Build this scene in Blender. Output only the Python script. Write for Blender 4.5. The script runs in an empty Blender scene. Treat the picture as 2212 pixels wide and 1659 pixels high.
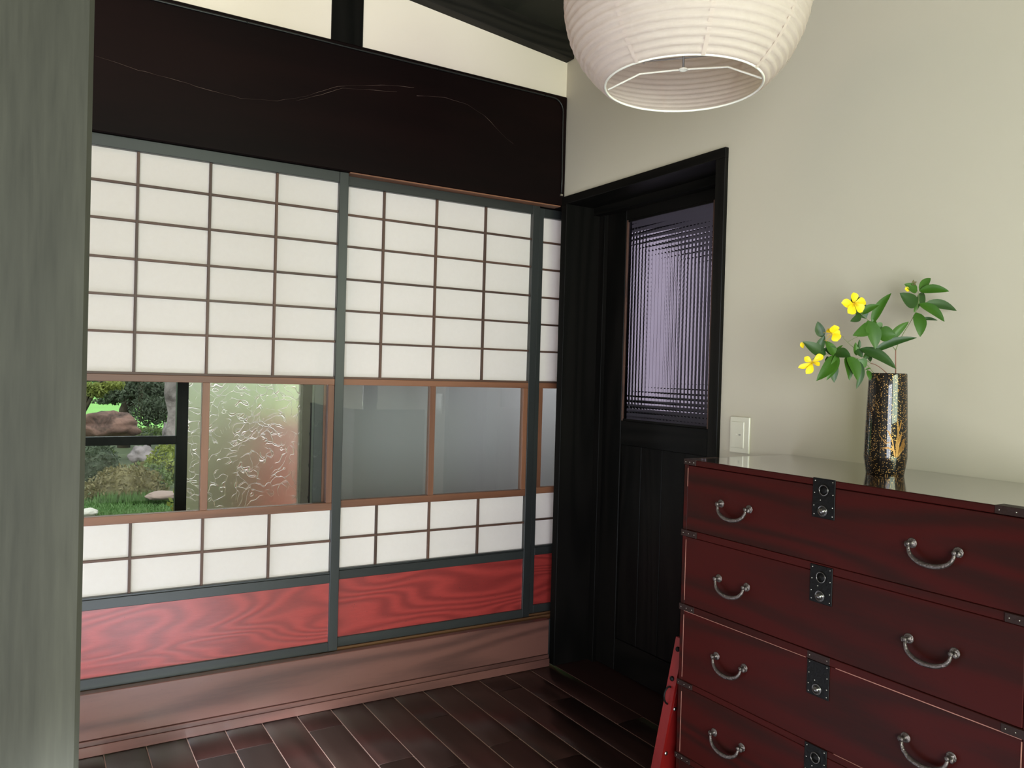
import bpy, bmesh, math, random
from mathutils import Vector, Matrix, noise
random.seed(7)
R_ = math.radians
scn = bpy.context.scene
COL = scn.collection

# ---------------------------------------------------------------- camera
CAM = Vector((-1.95953, -2.86016, 1.25))
CR = Vector((0.856559, -0.515313, 0.027551))
CU = Vector((-0.017555, 0.024261, 0.999552))
CF = Vector((0.515751, 0.856658, -0.011735))
FPX = 1718.44
cd = bpy.data.cameras.new('camera'); cam = bpy.data.objects.new('camera', cd); COL.objects.link(cam)
cam.matrix_world = Matrix((( CR.x, CU.x, -CF.x, CAM.x), (CR.y, CU.y, -CF.y, CAM.y), (CR.z, CU.z, -CF.z, CAM.z), (0, 0, 0, 1)))
cd.sensor_width = 36; cd.lens = 36 * FPX / 2212; cd.clip_start = .02; cd.clip_end = 200
scn.camera = cam

def ray(px, py):
    return (CF * FPX + CR * (px - 1106) - CU * (py - 829.5)).normalized()
def at_y(px, py, Y):
    d = ray(px, py); return CAM + d * ((Y - CAM.y) / d.y)

# ---------------------------------------------------------------- world, sun, daylight, added fills, exposure
w = bpy.data.worlds.new('world'); scn.world = w; w.use_nodes = True
bg = w.node_tree.nodes['Background']; bg.inputs[0].default_value = (.93, .97, 1, 1); bg.inputs[1].default_value = 1.15
def area(name, loc, target, sx, sy, power, col):
    l = bpy.data.lights.new(name, 'AREA'); l.shape = 'RECTANGLE'; l.size = sx; l.size_y = sy; l.energy = power; l.color = col
    o = bpy.data.objects.new(name, l); COL.objects.link(o); o.location = loc
    o.rotation_euler = (Vector(target) - Vector(loc)).to_track_quat('-Z', 'Y').to_euler(); return o
sun = bpy.data.lights.new('sun', 'SUN'); sun.energy = 1.6; sun.angle = R_(30); sun.color = (1, .97, .9)
so = bpy.data.objects.new('sun', sun); COL.objects.link(so); so.rotation_euler = (R_(35), R_(-20), 0)
area('daylight_entrance', (-2.75, -4.64, .85), (-1.9, 0, .5), 1.7, 1.6, 90, (.86, .92, 1))
area('daylight_high_window', (-.86, -4.64, 1.62), (-.9, 0, 1.3), 1.7, .9, 44, (.84, 1, .72))
area('low_left_fill', (-2.48, -.62, .28), (-1.2, -.12, .12), .9, .46, 3.6, (.72, .83, 1))  # added low fill for the lower left, set in an invented opening
sp = bpy.data.lights.new('tile_bounce_spot', 'SPOT'); sp.energy = 3200; sp.spot_size = R_(19); sp.spot_blend = .5; sp.shadow_soft_size = .12; sp.color = (.76, .86, 1)  # added spot on the tiles, bouncing cool light to the lower left
spo = bpy.data.objects.new('tile_bounce_spot', sp); COL.objects.link(spo); spo.location = (-2.5, -4.5, 1.9)
spo.rotation_euler = (Vector((-1.62, -1.45, 0)) - Vector(spo.location)).to_track_quat('-Z', 'Y').to_euler()
area('high_warm_fill', (-2.3, -1.3, 2.82), (-.6, 0, 2.5), .9, .4, 4.5, (1, .80, .68))  # added warm fill on the upper plaster; the ceiling has no skylight
area('sky_over_garden', (-1.6, 2.6, 3.4), (-1.2, .1, 1.0), 3.0, 1.6, 90, (.93, .97, 1))
area('side_room_fill', (1.3, -1.1, 2.35), (.6, -.3, .8), .3, .3, 2.2, (.9, .86, 1))  # added fill to lift the side room walls; no lamp stands there
area('corridor_end_fill', (.88, .55, 1.25), (-.6, .95, 1.0), .6, 1.3, 11, (.95, .93, 1))  # added fill for the corridor wall; the end wall has no window
scn.view_settings.view_transform = 'Standard'; scn.view_settings.look = 'None'
scn.view_settings.exposure = .95; scn.view_settings.gamma = 1; scn.view_settings.use_curve_mapping = False

# ---------------------------------------------------------------- materials
def srgb(r, g, b):
    f = lambda c: (c / 255 / 12.92) if c / 255 <= .04045 else ((c / 255 + .055) / 1.055) ** 2.4
    return (f(r), f(g), f(b), 1)
class M:
    def __init__(s, name):
        s.m = bpy.data.materials.new(name); s.m.use_nodes = True; s.t = s.m.node_tree; s.n = s.t.nodes
        s.b = s.n['Principled BSDF']; s.out = s.n['Material Output']
    def add(s, typ, **kw):
        n = s.n.new(typ)
        for k, v in kw.items():
            if k in n.inputs: n.inputs[k].default_value = v
            else: setattr(n, k, v)
        return n
    def link(s, a, b): s.t.links.new(a, b)
    def coord(s, scale=(1, 1, 1), rand=True):
        tc = s.add('ShaderNodeTexCoord'); mp = s.add('ShaderNodeMapping'); mp.inputs['Scale'].default_value = scale
        if rand:
            oi = s.add('ShaderNodeObjectInfo'); mul = s.add('ShaderNodeVectorMath', operation='ADD'); sc = s.add('ShaderNodeMath', operation='MULTIPLY')
            sc.inputs[1].default_value = 37.; s.link(oi.outputs['Random'], sc.inputs[0])
            s.link(tc.outputs['Object'], mul.inputs[0]); s.link(sc.outputs[0], mul.inputs[1]); s.link(mul.outputs[0], mp.inputs[0])
        else: s.link(tc.outputs['Object'], mp.inputs[0])
        return mp.outputs[0]
    def noise(s, vec, scale, detail=4, rough=.55, dist=0.):
        n = s.add('ShaderNodeTexNoise'); n.inputs['Scale'].default_value = scale; n.inputs['Detail'].default_value = detail
        n.inputs['Roughness'].default_value = rough; n.inputs['Distortion'].default_value = dist; s.link(vec, n.inputs['Vector']); return n.outputs['Fac']
    def ramp(s, fac, stops):
        r = s.add('ShaderNodeValToRGB'); e = r.color_ramp.elements
        while len(e) < len(stops): e.new(.5)
        for i, (p, c) in enumerate(stops): e[i].position = p; e[i].color = c if len(c) == 4 else (*c, 1)
        s.link(fac, r.inputs[0]); return r.outputs[0]
    def mix(s, fac, a, b):
        m = s.add('ShaderNodeMix', data_type='RGBA')
        for k, v in ((0, fac), (6, a), (7, b)):
            if isinstance(v, (float, int, tuple)): m.inputs[k].default_value = v
            else: s.link(v, m.inputs[k])
        return m.outputs[2]
    def bump(s, h, strength, dist=.01):
        b = s.add('ShaderNodeBump'); b.inputs['Strength'].default_value = strength; b.inputs['Distance'].default_value = dist
        s.link(h, b.inputs['Height']); s.link(b.outputs[0], s.b.inputs['Normal']); return b
def plain(name, c, rough=.6, metal=0., bump=0, bscale=60, var=.12, spec=.5):
    m = M(name); v = m.coord(); n = m.noise(v, bscale)
    c2 = tuple(x * (1 - var) for x in c[:3]) + (1,)
    m.link(m.mix(n, c2, c), m.b.inputs['Base Color']); m.b.inputs['Roughness'].default_value = rough; m.b.inputs['Metallic'].default_value = metal
    m.b.inputs['Specular IOR Level'].default_value = spec
    if bump: m.bump(n, bump)
    return m.m
def wood(name, c1, c2, axis='x', rough=.4, figure=10., spec=.5, coat=0., bump=.15, fine=1., rough_var=.1, stretch=9., knots=1.0, specks=None, blot=.5):
    """lacquered wood: contour-line figure along the axis, fine pores and uneven gloss"""
    m = M(name)
    sc = {'x': (1 / stretch, 1, 1), 'y': (1, 1 / stretch, 1), 'z': (1, 1, 1 / stretch)}[axis]
    v = m.coord(sc)
    base = m.noise(v, 3.2 * fine, 2, .45, .25 * knots)
    mu = m.add('ShaderNodeMath', operation='MULTIPLY'); mu.inputs[1].default_value = figure * 6.28; m.link(base, mu.inputs[0])
    si = m.add('ShaderNodeMath', operation='SINE'); m.link(mu.outputs[0], si.inputs[0])
    ma = m.add('ShaderNodeMapRange'); ma.inputs[1].default_value = -1; ma.inputs[2].default_value = 1; m.link(si.outputs[0], ma.inputs[0])
    pore = m.noise(v, 120 * fine, 3, .6)
    big = m.noise(v, 1.4, 3, .5)
    a = m.add('ShaderNodeMath', operation='MULTIPLY'); a.inputs[1].default_value = .45; m.link(ma.outputs[0], a.inputs[0])
    b = m.add('ShaderNodeMath', operation='MULTIPLY'); b.inputs[1].default_value = .35; m.link(pore, b.inputs[0])
    ad = m.add('ShaderNodeMath', operation='ADD'); m.link(a.outputs[0], ad.inputs[0]); m.link(b.outputs[0], ad.inputs[1])
    b2 = m.add('ShaderNodeMath', operation='MULTIPLY_ADD'); b2.inputs[1].default_value = blot; m.link(big, b2.inputs[0]); m.link(ad.outputs[0], b2.inputs[2])
    col = m.ramp(b2.outputs[0], [(.2, c1), (.85, c2)])
    if specks:
        vs = m.coord((1, 1, 1)); k = m.noise(vs, 140, 2, .7); kr = m.ramp(k, [(.70, (0, 0, 0)), (.74, (1, 1, 1))]); col = m.mix(kr, col, specks)
    m.link(col, m.b.inputs['Base Color'])
    rr = m.add('ShaderNodeMapRange'); rr.inputs[3].default_value = rough - rough_var; rr.inputs[4].default_value = rough + rough_var; m.link(big, rr.inputs[0])
    m.link(rr.outputs[0], m.b.inputs['Roughness']); m.b.inputs['Specular IOR Level'].default_value = spec
    if coat: m.b.inputs['Coat IOR'].default_value = 1.6; m.b.inputs['Coat Weight'].default_value = coat; m.b.inputs['Coat Roughness'].default_value = rough * .6
    m.bump(b2.outputs[0], bump, .002)
    return m.m

MT = {}
BLK1, BLK2 = srgb(15, 14, 12), srgb(34, 31, 27)
MT['blackx'] = wood('black_stained_wood_level', srgb(20, 22, 22), srgb(38, 40, 39), 'x', .5, 5, bump=.2, coat=.4, specks=srgb(20, 20, 20))
MT['blackz'] = wood('black_stained_wood_upright', srgb(20, 22, 22), srgb(38, 40, 39), 'z', .5, 5, bump=.2, coat=.4, specks=srgb(20, 20, 20))
MT['doorz'] = wood('black_door_wood_upright', srgb(6, 6, 5), srgb(18, 16, 14), 'z', .42, 14, spec=.12, bump=.35, stretch=14)
MT['doory'] = wood('black_door_wood_level', srgb(6, 6, 5), srgb(18, 16, 14), 'y', .42, 14, spec=.12, bump=.35, stretch=14)
MT['post'] = wood('weathered_post_wood', srgb(40, 39, 33), srgb(74, 72, 62), 'z', .6, 3, bump=.1, stretch=14, spec=.12)
MT['red'] = wood('red_lacquered_board', srgb(116, 28, 26), srgb(156, 48, 43), 'x', .5, 30, coat=1., bump=.5, stretch=4.5, knots=1.6, blot=.35, specks=srgb(60, 18, 16))
MT['sill'] = wood('brown_sill_wood', srgb(62, 36, 31), srgb(106, 67, 57), 'x', .5, 9, bump=.15, stretch=8, coat=1., specks=srgb(60, 34, 30))
MT['sillz'] = wood('brown_track_wood', srgb(88, 58, 36), srgb(130, 92, 60), 'x', .5, 4)
MT['oak'] = wood('brown_frame_wood_level', srgb(80, 46, 30), srgb(124, 80, 56), 'x', .5, 5, bump=.1, stretch=14)
MT['oakz'] = wood('brown_frame_wood_upright', srgb(80, 46, 30), srgb(124, 80, 56), 'z', .5, 5, bump=.1, stretch=14)
MT['lat'] = wood('lattice_wood', srgb(52, 34, 27), srgb(86, 58, 45), 'x', .55, 5, bump=.1, stretch=14)
MT['beam'] = wood('dark_beam_wood', srgb(9, 4, 4), srgb(22, 9, 8), 'x', .5, 3, bump=.12, stretch=7, spec=.08)
MT['rafter'] = wood('dark_rafter_wood', srgb(12, 11, 9), srgb(36, 33, 28), 'x', .6, 16, bump=.6, spec=.15)
MT['ceil'] = wood('ceiling_board_wood', srgb(30, 31, 25), srgb(52, 51, 42), 'y', .6, 6, spec=.15)
MT['floor'] = wood('dark_floor_wood', srgb(26, 15, 12), srgb(48, 29, 25), 'y', .3, 6, bump=.25, stretch=9, rough_var=.07)
MT['chesty'] = wood('deep_red_brown_lacquer', srgb(30, 17, 13), srgb(56, 15, 12), 'y', .45, 12, spec=.08, bump=.2, stretch=9, rough_var=.08, specks=srgb(40, 14, 12))
MT['chestt'] = wood('chest_top_lacquer', srgb(34, 20, 16), srgb(50, 30, 24), 'y', .12, 3, bump=.03, stretch=9, rough_var=.03, coat=1.)
MT['redstand'] = wood('bright_red_lacquer', srgb(78, 10, 10), srgb(112, 17, 15), 'z', .35, 3, bump=.05)
MT['strap'] = plain('browned_iron', srgb(40, 24, 20), .55, .0, .2, 90, .3, .2)
MT['knob'] = plain('polished_iron_knob', srgb(104, 100, 98), .25, .9)
MT['worn_lit'] = plain('worn_edge_highlight', srgb(176, 120, 104), .6, var=.5, bscale=30)  # worn edges with the highlight they catch painted into the colour
MT['iron'] = plain('black_iron', srgb(14, 12, 11), .5, .2, .25, 90, .4, .2)
MT['hand'] = plain('worn_iron', srgb(126, 116, 112), .38, .9, .4, 160, .5)
MT['steel'] = plain('bright_nail_head', srgb(190, 185, 178), .3, 1.)
MT['gap'] = plain('pale_joint_base', srgb(150, 118, 104), .8)  # pale brown base showing between the planks
MT['scratch'] = plain('raised_scratch', srgb(112, 90, 80), .7)
MT['white_wire'] = plain('white_enamelled_wire', srgb(240, 236, 222), .4)
MT['grey_wire'] = plain('grey_metal_fixture', srgb(140, 136, 135), .4, .6)
MT['black_rubber'] = plain('black_cable', srgb(24, 24, 23), .4)
MT['switch'] = plain('ivory_plastic', srgb(214, 208, 188), .28, spec=.6, var=.02)
MT['dark_hole'] = plain('dark_socket', srgb(20, 18, 16), .6)
MT['stem'] = plain('green_stem', srgb(98, 108, 60), .55)
MT['twig'] = plain('red_brown_twig', srgb(122, 76, 58), .6)
MT['gravel'] = plain('garden_gravel', srgb(142, 122, 114), .9)

def plaster(name, c, var=.05, bs=26, b=.06):
    m = M(name); v = m.coord((1, 1, 1), False); n = m.noise(v, bs, 6, .6); n2 = m.noise(v, 1.7, 3)
    c2 = tuple(x * (1 - var) for x in c[:3]) + (1,)
    m.link(m.mix(n2, c2, c), m.b.inputs['Base Color']); m.b.inputs['Roughness'].default_value = .85; m.b.inputs['Specular IOR Level'].default_value = .2
    m.bump(n, b, .004); return m.m
MT['plaster'] = plaster('white_plaster', srgb(240, 226, 208))
MT['wallr'] = plaster('pale_grey_wall', srgb(196, 187, 168))
MT['grey'] = plaster('grey_corridor_plaster', srgb(150, 150, 148))
MT['lav'] = plaster('pale_lilac_wall', srgb(226, 216, 232))

m = M('shoji_paper'); v = m.coord(); n = m.noise(v, 60, 6, .7); n2 = m.noise(v, 5, 3)
c = m.mix(n, srgb(232, 223, 217), srgb(238, 230, 225)); m.n.remove(m.b)
d = m.add('ShaderNodeBsdfDiffuse'); t = m.add('ShaderNodeBsdfTranslucent'); mx = m.add('ShaderNodeMixShader'); mx.inputs[0].default_value = .35
m.link(c, d.inputs[0]); m.link(c, t.inputs[0]); m.link(d.outputs[0], mx.inputs[1]); m.link(t.outputs[0], mx.inputs[2]); m.link(mx.outputs[0], m.out.inputs[0])
MT['paper'] = m.m

m = M('lantern_paper'); v = m.coord((1, 1, 1), False); n = m.noise(v, 26, 7, .75, 1.2); n2 = m.noise(v, 90, 3)
c = m.mix(n, srgb(218, 202, 191), srgb(230, 216, 206)); m.n.remove(m.b)
bp = m.add('ShaderNodeBump'); bp.inputs['Strength'].default_value = .35; bp.inputs['Distance'].default_value = .01; m.link(n, bp.inputs['Height'])
d = m.add('ShaderNodeBsdfDiffuse'); t = m.add('ShaderNodeBsdfTranslucent'); mx = m.add('ShaderNodeMixShader'); mx.inputs[0].default_value = .45
m.link(c, d.inputs[0]); m.link(c, t.inputs[0]); m.link(bp.outputs[0], d.inputs['Normal']); m.link(d.outputs[0], mx.inputs[1]); m.link(t.outputs[0], mx.inputs[2]); m.link(mx.outputs[0], m.out.inputs[0])
MT['lantern'] = m.m

def glass(name, tint, rough, ior, bumpkind=None):
    m = M(name); m.n.remove(m.b)
    tr = m.add('ShaderNodeBsdfTransparent'); tr.inputs[0].default_value = tint
    gl = m.add('ShaderNodeBsdfGlossy'); gl.inputs['Roughness'].default_value = rough
    fr = m.add('ShaderNodeFresnel'); fr.inputs[0].default_value = ior
    mx = m.add('ShaderNodeMixShader'); m.link(fr.outputs[0], mx.inputs[0]); m.link(tr.outputs[0], mx.inputs[1]); m.link(gl.outputs[0], mx.inputs[2]); m.link(mx.outputs[0], m.out.inputs[0])
    return m.m
MT['glass'] = glass('clear_window_glass', (.93, .95, .94, 1), .01, 1.6)
m = M('wavy_figured_glass'); v = m.coord((1, 1, 1), False)
nw = m.add('ShaderNodeTexNoise'); nw.inputs['Scale'].default_value = 7; nw.inputs['Detail'].default_value = 2; m.link(v, nw.inputs['Vector'])
ma = m.add('ShaderNodeVectorMath', operation='MULTIPLY_ADD'); ma.inputs[1].default_value = (.35, .35, .35); m.link(nw.outputs['Color'], ma.inputs[0]); m.link(v, ma.inputs[2])
vo = m.add('ShaderNodeTexVoronoi', feature='DISTANCE_TO_EDGE'); vo.inputs['Scale'].default_value = 16; m.link(ma.outputs[0], vo.inputs['Vector'])
rp = m.ramp(vo.outputs['Distance'], [(0., (1, 1, 1)), (.035, (0, 0, 0))])
gate = m.ramp(m.noise(v, 11, 2), [(.42, (0, 0, 0)), (.55, (1, 1, 1))])
gm = m.add('ShaderNodeMath', operation='MULTIPLY'); m.link(rp, gm.inputs[0]); m.link(gate, gm.inputs[1])
mm = m.add('ShaderNodeMath', operation='MULTIPLY_ADD'); mm.inputs[1].default_value = .5; m.link(gm.outputs[0], mm.inputs[0])
hs = m.add('ShaderNodeMath', operation='MULTIPLY'); hs.inputs[1].default_value = .7; m.link(m.noise(v, 14, 1), hs.inputs[0]); m.link(hs.outputs[0], mm.inputs[2])
m.bump(mm.outputs[0], .75, .009)
m.b.inputs['Transmission Weight'].default_value = 1; m.b.inputs['Roughness'].default_value = .42; m.b.inputs['IOR'].default_value = 1.35
m.b.inputs['Base Color'].default_value = (1, .9, .86, 1)
MT['wavy'] = m.m
m = M('chequered_glass'); m.n.remove(m.b)
rf_ = m.add('ShaderNodeBsdfRefraction'); rf_.inputs['Color'].default_value = (.86, .83, .90, 1); rf_.inputs['IOR'].default_value = 1.5; rf_.inputs['Roughness'].default_value = .0
gl = m.add('ShaderNodeBsdfGlossy'); gl.inputs['Roughness'].default_value = .25; mx = m.add('ShaderNodeMixShader'); mx.inputs[0].default_value = .012
m.link(rf_.outputs[0], mx.inputs[1]); m.link(gl.outputs[0], mx.inputs[2]); m.link(mx.outputs[0], m.out.inputs[0])
MT['chequer'] = m.m

m = M('frosted_daylit_pane'); v = m.coord((1, 1, 1), False); n = m.noise(v, 3, 2)
m.b.inputs['Base Color'].default_value = (.5, .5, .5, 1); m.link(m.mix(n, srgb(204, 194, 208), srgb(222, 216, 222)), m.b.inputs['Emission Color']); m.b.inputs['Emission Strength'].default_value = .27
MT['frost'] = m.m
m = M('gold_flecked_black_lacquer'); v = m.coord((1, 1, 1), False)
vo = m.add('ShaderNodeTexVoronoi'); vo.inputs['Scale'].default_value = 380; m.link(v, vo.inputs['Vector'])
f1 = m.ramp(vo.outputs['Distance'], [(.30, (1, 1, 1)), (.36, (0, 0, 0))])
sep = m.add('ShaderNodeSeparateColor'); m.link(vo.outputs['Color'], sep.inputs[0])
f2 = m.ramp(sep.outputs[0], [(.54, (0, 0, 0)), (.58, (1, 1, 1))])
f = m.add('ShaderNodeMath', operation='MULTIPLY'); m.link(f1, f.inputs[0]); m.link(f2, f.inputs[1])
m.link(m.mix(f.outputs[0], srgb(14, 9, 7), srgb(206, 158, 92)), m.b.inputs['Base Color'])
mt = m.add('ShaderNodeMath', operation='MULTIPLY'); mt.inputs[1].default_value = .55; m.link(f.outputs[0], mt.inputs[0]); m.link(mt.outputs[0], m.b.inputs['Metallic'])
m.b.inputs['Roughness'].default_value = .42; m.b.inputs['Specular IOR Level'].default_value = .1; m.b.inputs['Coat Weight'].default_value = 1; m.b.inputs['Coat Roughness'].default_value = .02; m.b.inputs['Coat IOR'].default_value = 1.36
MT['vase'] = m.m
MT['gold'] = plain('gold_lacquer', srgb(150, 108, 54), .35, .6, .2, 200, .35)

def leafmat(name, c1, c2, rough=.45, tl=.25, scale=25):
    m = M(name); v = m.coord(); n = m.noise(v, scale, 3)
    col = m.mix(n, c1, c2); m.link(col, m.b.inputs['Base Color']); m.b.inputs['Roughness'].default_value = rough
    t = m.add('ShaderNodeBsdfTranslucent'); m.link(col, t.inputs[0]); mx = m.add('ShaderNodeMixShader'); mx.inputs[0].default_value = tl
    m.link(m.b.outputs[0], mx.inputs[1]); m.link(t.outputs[0], mx.inputs[2]); m.link(mx.outputs[0], m.out.inputs[0]); return m.m
MT['leaf'] = leafmat('green_leaf', srgb(38, 74, 12), srgb(66, 108, 22))
MT['leafd'] = leafmat('dark_green_leaf', srgb(26, 54, 16), srgb(46, 80, 24))
MT['petal'] = leafmat('yellow_petal', srgb(246, 206, 10), srgb(255, 226, 30), .5, .3)
MT['stamen'] = leafmat('yellow_stamens', srgb(206, 156, 10), srgb(240, 200, 40), .6, .1)
MT['f_dark'] = leafmat('dark_foliage', srgb(44, 54, 40), srgb(92, 104, 80), .6, .2, 3)
MT['f_mid'] = leafmat('green_foliage', srgb(66, 88, 46), srgb(126, 142, 86), .6, .3, 3)
MT['f_yel'] = leafmat('yellow_green_foliage', srgb(98, 112, 46), srgb(158, 164, 84), .6, .3, 3)
MT['f_brown'] = leafmat('olive_brown_foliage', srgb(84, 78, 50), srgb(136, 126, 84), .6, .25, 3)
MT['f_fern'] = leafmat('bright_green_ground_cover', srgb(66, 104, 50), srgb(112, 146, 84), .6, .35, 4)
MT['lawn'] = plain('lawn', srgb(128, 184, 92), .9, bscale=2, var=.25)
MT['soil'] = plain('mossy_garden_soil', srgb(84, 96, 62), .9, bscale=3, var=.45, bump=.5)
def rockmat(name, c1, c2):
    m = M(name); v = m.coord(); n = m.noise(v, 3.5, 8, .65, .6); m.link(m.ramp(n, [(.35, c1), (.6, c2)]), m.b.inputs['Base Color'])
    m.b.inputs['Roughness'].default_value = .9; m.bump(n, .6, .05); return m.m
MT['rock_red'] = rockmat('reddish_rock', srgb(52, 40, 36), srgb(126, 96, 86))
MT['rock_grey'] = rockmat('grey_rock', srgb(84, 78, 78), srgb(142, 132, 134))
MT['bark'] = rockmat('lichened_bark', srgb(76, 68, 66), srgb(146, 136, 134))
MT['darkbark'] = rockmat('dark_bark', srgb(40, 34, 28), srgb(86, 76, 62))
MT['stone'] = plain('white_garden_stone', srgb(190, 186, 176), .8)
MT['terra'] = plaster('terracotta_clay_wall', srgb(186, 112, 92), .2)

# ---------------------------------------------------------------- mesh helpers
class B:
    """collects geometry in world coordinates"""
    def __init__(s): s.bm = bmesh.new()
    def box(s, x0, x1, y0, y1, z0, z1, bev=0.):
        t = bmesh.new(); bmesh.ops.create_cube(t, size=1)
        for q in t.verts: q.co = Vector(((x0 + x1) / 2 + q.co.x * abs(x1 - x0), (y0 + y1) / 2 + q.co.y * abs(y1 - y0), (z0 + z1) / 2 + q.co.z * abs(z1 - z0)))
        if bev: bmesh.ops.bevel(t, geom=t.edges[:] + t.verts[:], offset=bev, segments=1, affect='EDGES', profile=.5)
        s.merge(t); return s
    def merge(s, t):
        me = bpy.data.meshes.new('t'); t.to_mesh(me); t.free(); s.bm.from_mesh(me); bpy.data.meshes.remove(me)
    def prism(s, pts, axis, a0, a1, bev=0.):
        """outline pts (u,v) extruded along axis"""
        def mk(u, v, a): return {'x': (a, u, v), 'y': (u, a, v), 'z': (u, v, a)}[axis]
        t = bmesh.new(); A = [t.verts.new(mk(u, v, a0)) for u, v in pts]; C = [t.verts.new(mk(u, v, a1)) for u, v in pts]
        t.faces.new(A); t.faces.new(C[::-1]); n = len(pts)
        for i in range(n): t.faces.new((A[i], C[i], C[(i + 1) % n], A[(i + 1) % n]))
        bmesh.ops.recalc_face_normals(t, faces=t.faces)
        if bev: bmesh.ops.bevel(t, geom=t.edges[:], offset=bev, segments=1, affect='EDGES', profile=.5)
        s.merge(t); return s
    def lathe(s, prof, c, n=32, up=Vector((0, 0, 1)), cap=True):
        up = Vector(up).normalized(); a = up.orthogonal().normalized(); b = up.cross(a); t = s.bm; rows = []
        for r, h in prof:
            rows.append([t.verts.new(Vector(c) + up * h + (a * math.cos(2 * math.pi * i / n) + b * math.sin(2 * math.pi * i / n)) * max(r, 1e-5)) for i in range(n)])
        for p, q in zip(rows, rows[1:]):
            for i in range(n): f = t.faces.new((p[i], p[(i + 1) % n], q[(i + 1) % n], q[i])); f.smooth = True
        if cap: t.faces.new(rows[0][::-1]); t.faces.new(rows[-1])
        return s
    def tube(s, pts, rad, n=8, closed=False):
        pts = [Vector(p) for p in pts]; N = len(pts); t = s.bm; rows = []
        prev = None
        for i, p in enumerate(pts):
            if closed: d = pts[(i + 1) % N] - pts[i - 1]
            else: d = pts[min(i + 1, N - 1)] - pts[max(i - 1, 0)]
            d.normalize(); a = d.orthogonal().normalized() if prev is None else (prev - d * prev.dot(d)).normalized()
            prev = a; b = d.cross(a); r = rad[i] if isinstance(rad, (list, tuple)) else rad
            rows.append([t.verts.new(p + (a * math.cos(2 * math.pi * k / n) + b * math.sin(2 * math.pi * k / n)) * r) for k in range(n)])
        rng = range(N) if closed else range(N - 1)
        for i in rng:
            p, q = rows[i], rows[(i + 1) % N]
            for k in range(n): f = t.faces.new((p[k], p[(k + 1) % n], q[(k + 1) % n], q[k])); f.smooth = True
        if not closed: t.faces.new(rows[0][::-1]); t.faces.new(rows[-1])
        return s
    def ball(s, c, r, sub=2, jit=0., sc=(1, 1, 1), seed=0):
        t = bmesh.new(); bmesh.ops.create_icosphere(t, subdivisions=sub, radius=1)
        for q in t.verts:
            k = 1 + (jit * noise.noise(q.co * 1.6 + Vector((seed, 0, 0))) + jit * .4 * noise.noise(q.co * 4 + Vector((seed, 3, 0))) if jit else 0)
            q.co = Vector(c) + Vector((q.co.x * sc[0], q.co.y * sc[1], q.co.z * sc[2])) * r * k
        for f in t.faces: f.smooth = True
        s.merge(t); return s
    def obj(s, name, mat, parent=None, label=None, recalc=True):
        me = bpy.data.meshes.new(name)
        if parent is not None:
            o0 = root_loc(parent); bmesh.ops.translate(s.bm, verts=s.bm.verts[:], vec=-o0)
        bmesh.ops.recalc_face_normals(s.bm, faces=s.bm.faces[:]) if recalc and len(s.bm.faces) < 20000 else None
        s.bm.to_mesh(me); s.bm.free(); me.materials.append(MT[mat] if isinstance(mat, str) else mat)
        o = bpy.data.objects.new(name, me); COL.objects.link(o)
        if parent is not None: o.parent = parent
        if label: o['label'] = label
        return o
def root_loc(p):
    v = Vector((0, 0, 0))
    while p is not None: v += p.location; p = p.parent
    return v
def tag(o, label=None, cat=None, group=None, kind=None):
    if label: o['label'] = label
    if cat: o['category'] = cat
    if group: o['group'] = group
    if kind: o['kind'] = kind
    return o
def empty(name, loc, label=None, cat=None, group=None, kind=None):
    o = bpy.data.objects.new(name, None); COL.objects.link(o); o.location = loc; o.empty_display_size = .1
    return tag(o, label, cat, group, kind)
def bx(x0, x1, y0, y1, z0, z1, bev=0.): return B().box(x0, x1, y0, y1, z0, z1, bev)

# ================================================================ THE SETTING
# floor: each plank is a piece of it
fl = empty('floor', (-2, -2.3, 0), 'dark brown plank floor with pale joints', 'floor', kind='structure')
bx(-4.3, .2, -4.75, .12, -.06, -.0026).obj('subfloor', 'gap', fl)
PW = .1243
def plank(x0, x1, y0, y1, zc=.0):
    b = B(); g = .0009; t = b.bm; prof = [(-.5, -.0022), (-.46, -.0003), (-.2, .0004), (.0, .0), (.2, .0004), (.46, -.0003), (.5, -.0022)]
    xs = [(x0 + x1) / 2 + u * (x1 - x0 - 2 * g) for u, _ in prof]; rows = []
    for y in (y0 + g, y0 + g + .002, y1 - g - .002, y1 - g):
        e = -.0018 if y in (y0 + g, y1 - g) else 0
        rows.append([t.verts.new((x, y, h - .0006 + e + zc)) for x, (u, h) in zip(xs, prof)])
    lo = [[t.verts.new((x, y, -.012)) for x in (xs[0], xs[-1])] for y in (y0 + g, y1 - g)]
    for p, q in zip(rows, rows[1:]):
        for i in range(len(xs) - 1): f = t.faces.new((p[i], p[i + 1], q[i + 1], q[i])); f.smooth = True
    t.faces.new((lo[0][0], lo[0][1], *rows[0][::-1])); t.faces.new((lo[1][1], lo[1][0], *rows[-1]))
    return b
xr = -.0045
row = 0
while xr > -4.3:
    x1, x0 = xr, xr - PW
    joints = {4: -.56, 5: -.275, 3: -.745, 1: -.35, 6: -.9, 0: -.62, 2: -.18}.get(row, -random.uniform(.15, .85))
    if row == 6: joints = -.62
    ys = [0.06, joints]
    while ys[-1] > -4.6: ys.append(ys[-1] - .91)
    ys[-1] = max(ys[-1], -4.7)
    for a, c in zip(ys, ys[1:]):
        if a - c > .02: plank(x0, x1, c, a).obj('plank', 'floor', fl)
    xr -= PW; row += 1
# planks of the door recess
for k in range(5): plank(.165, .165 + .0, 0, 0) if False else None
rf = bx(-.0045, .26, -1.0, -.03, -.03, -.001).obj('threshold_board', 'floor', fl)

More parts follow.
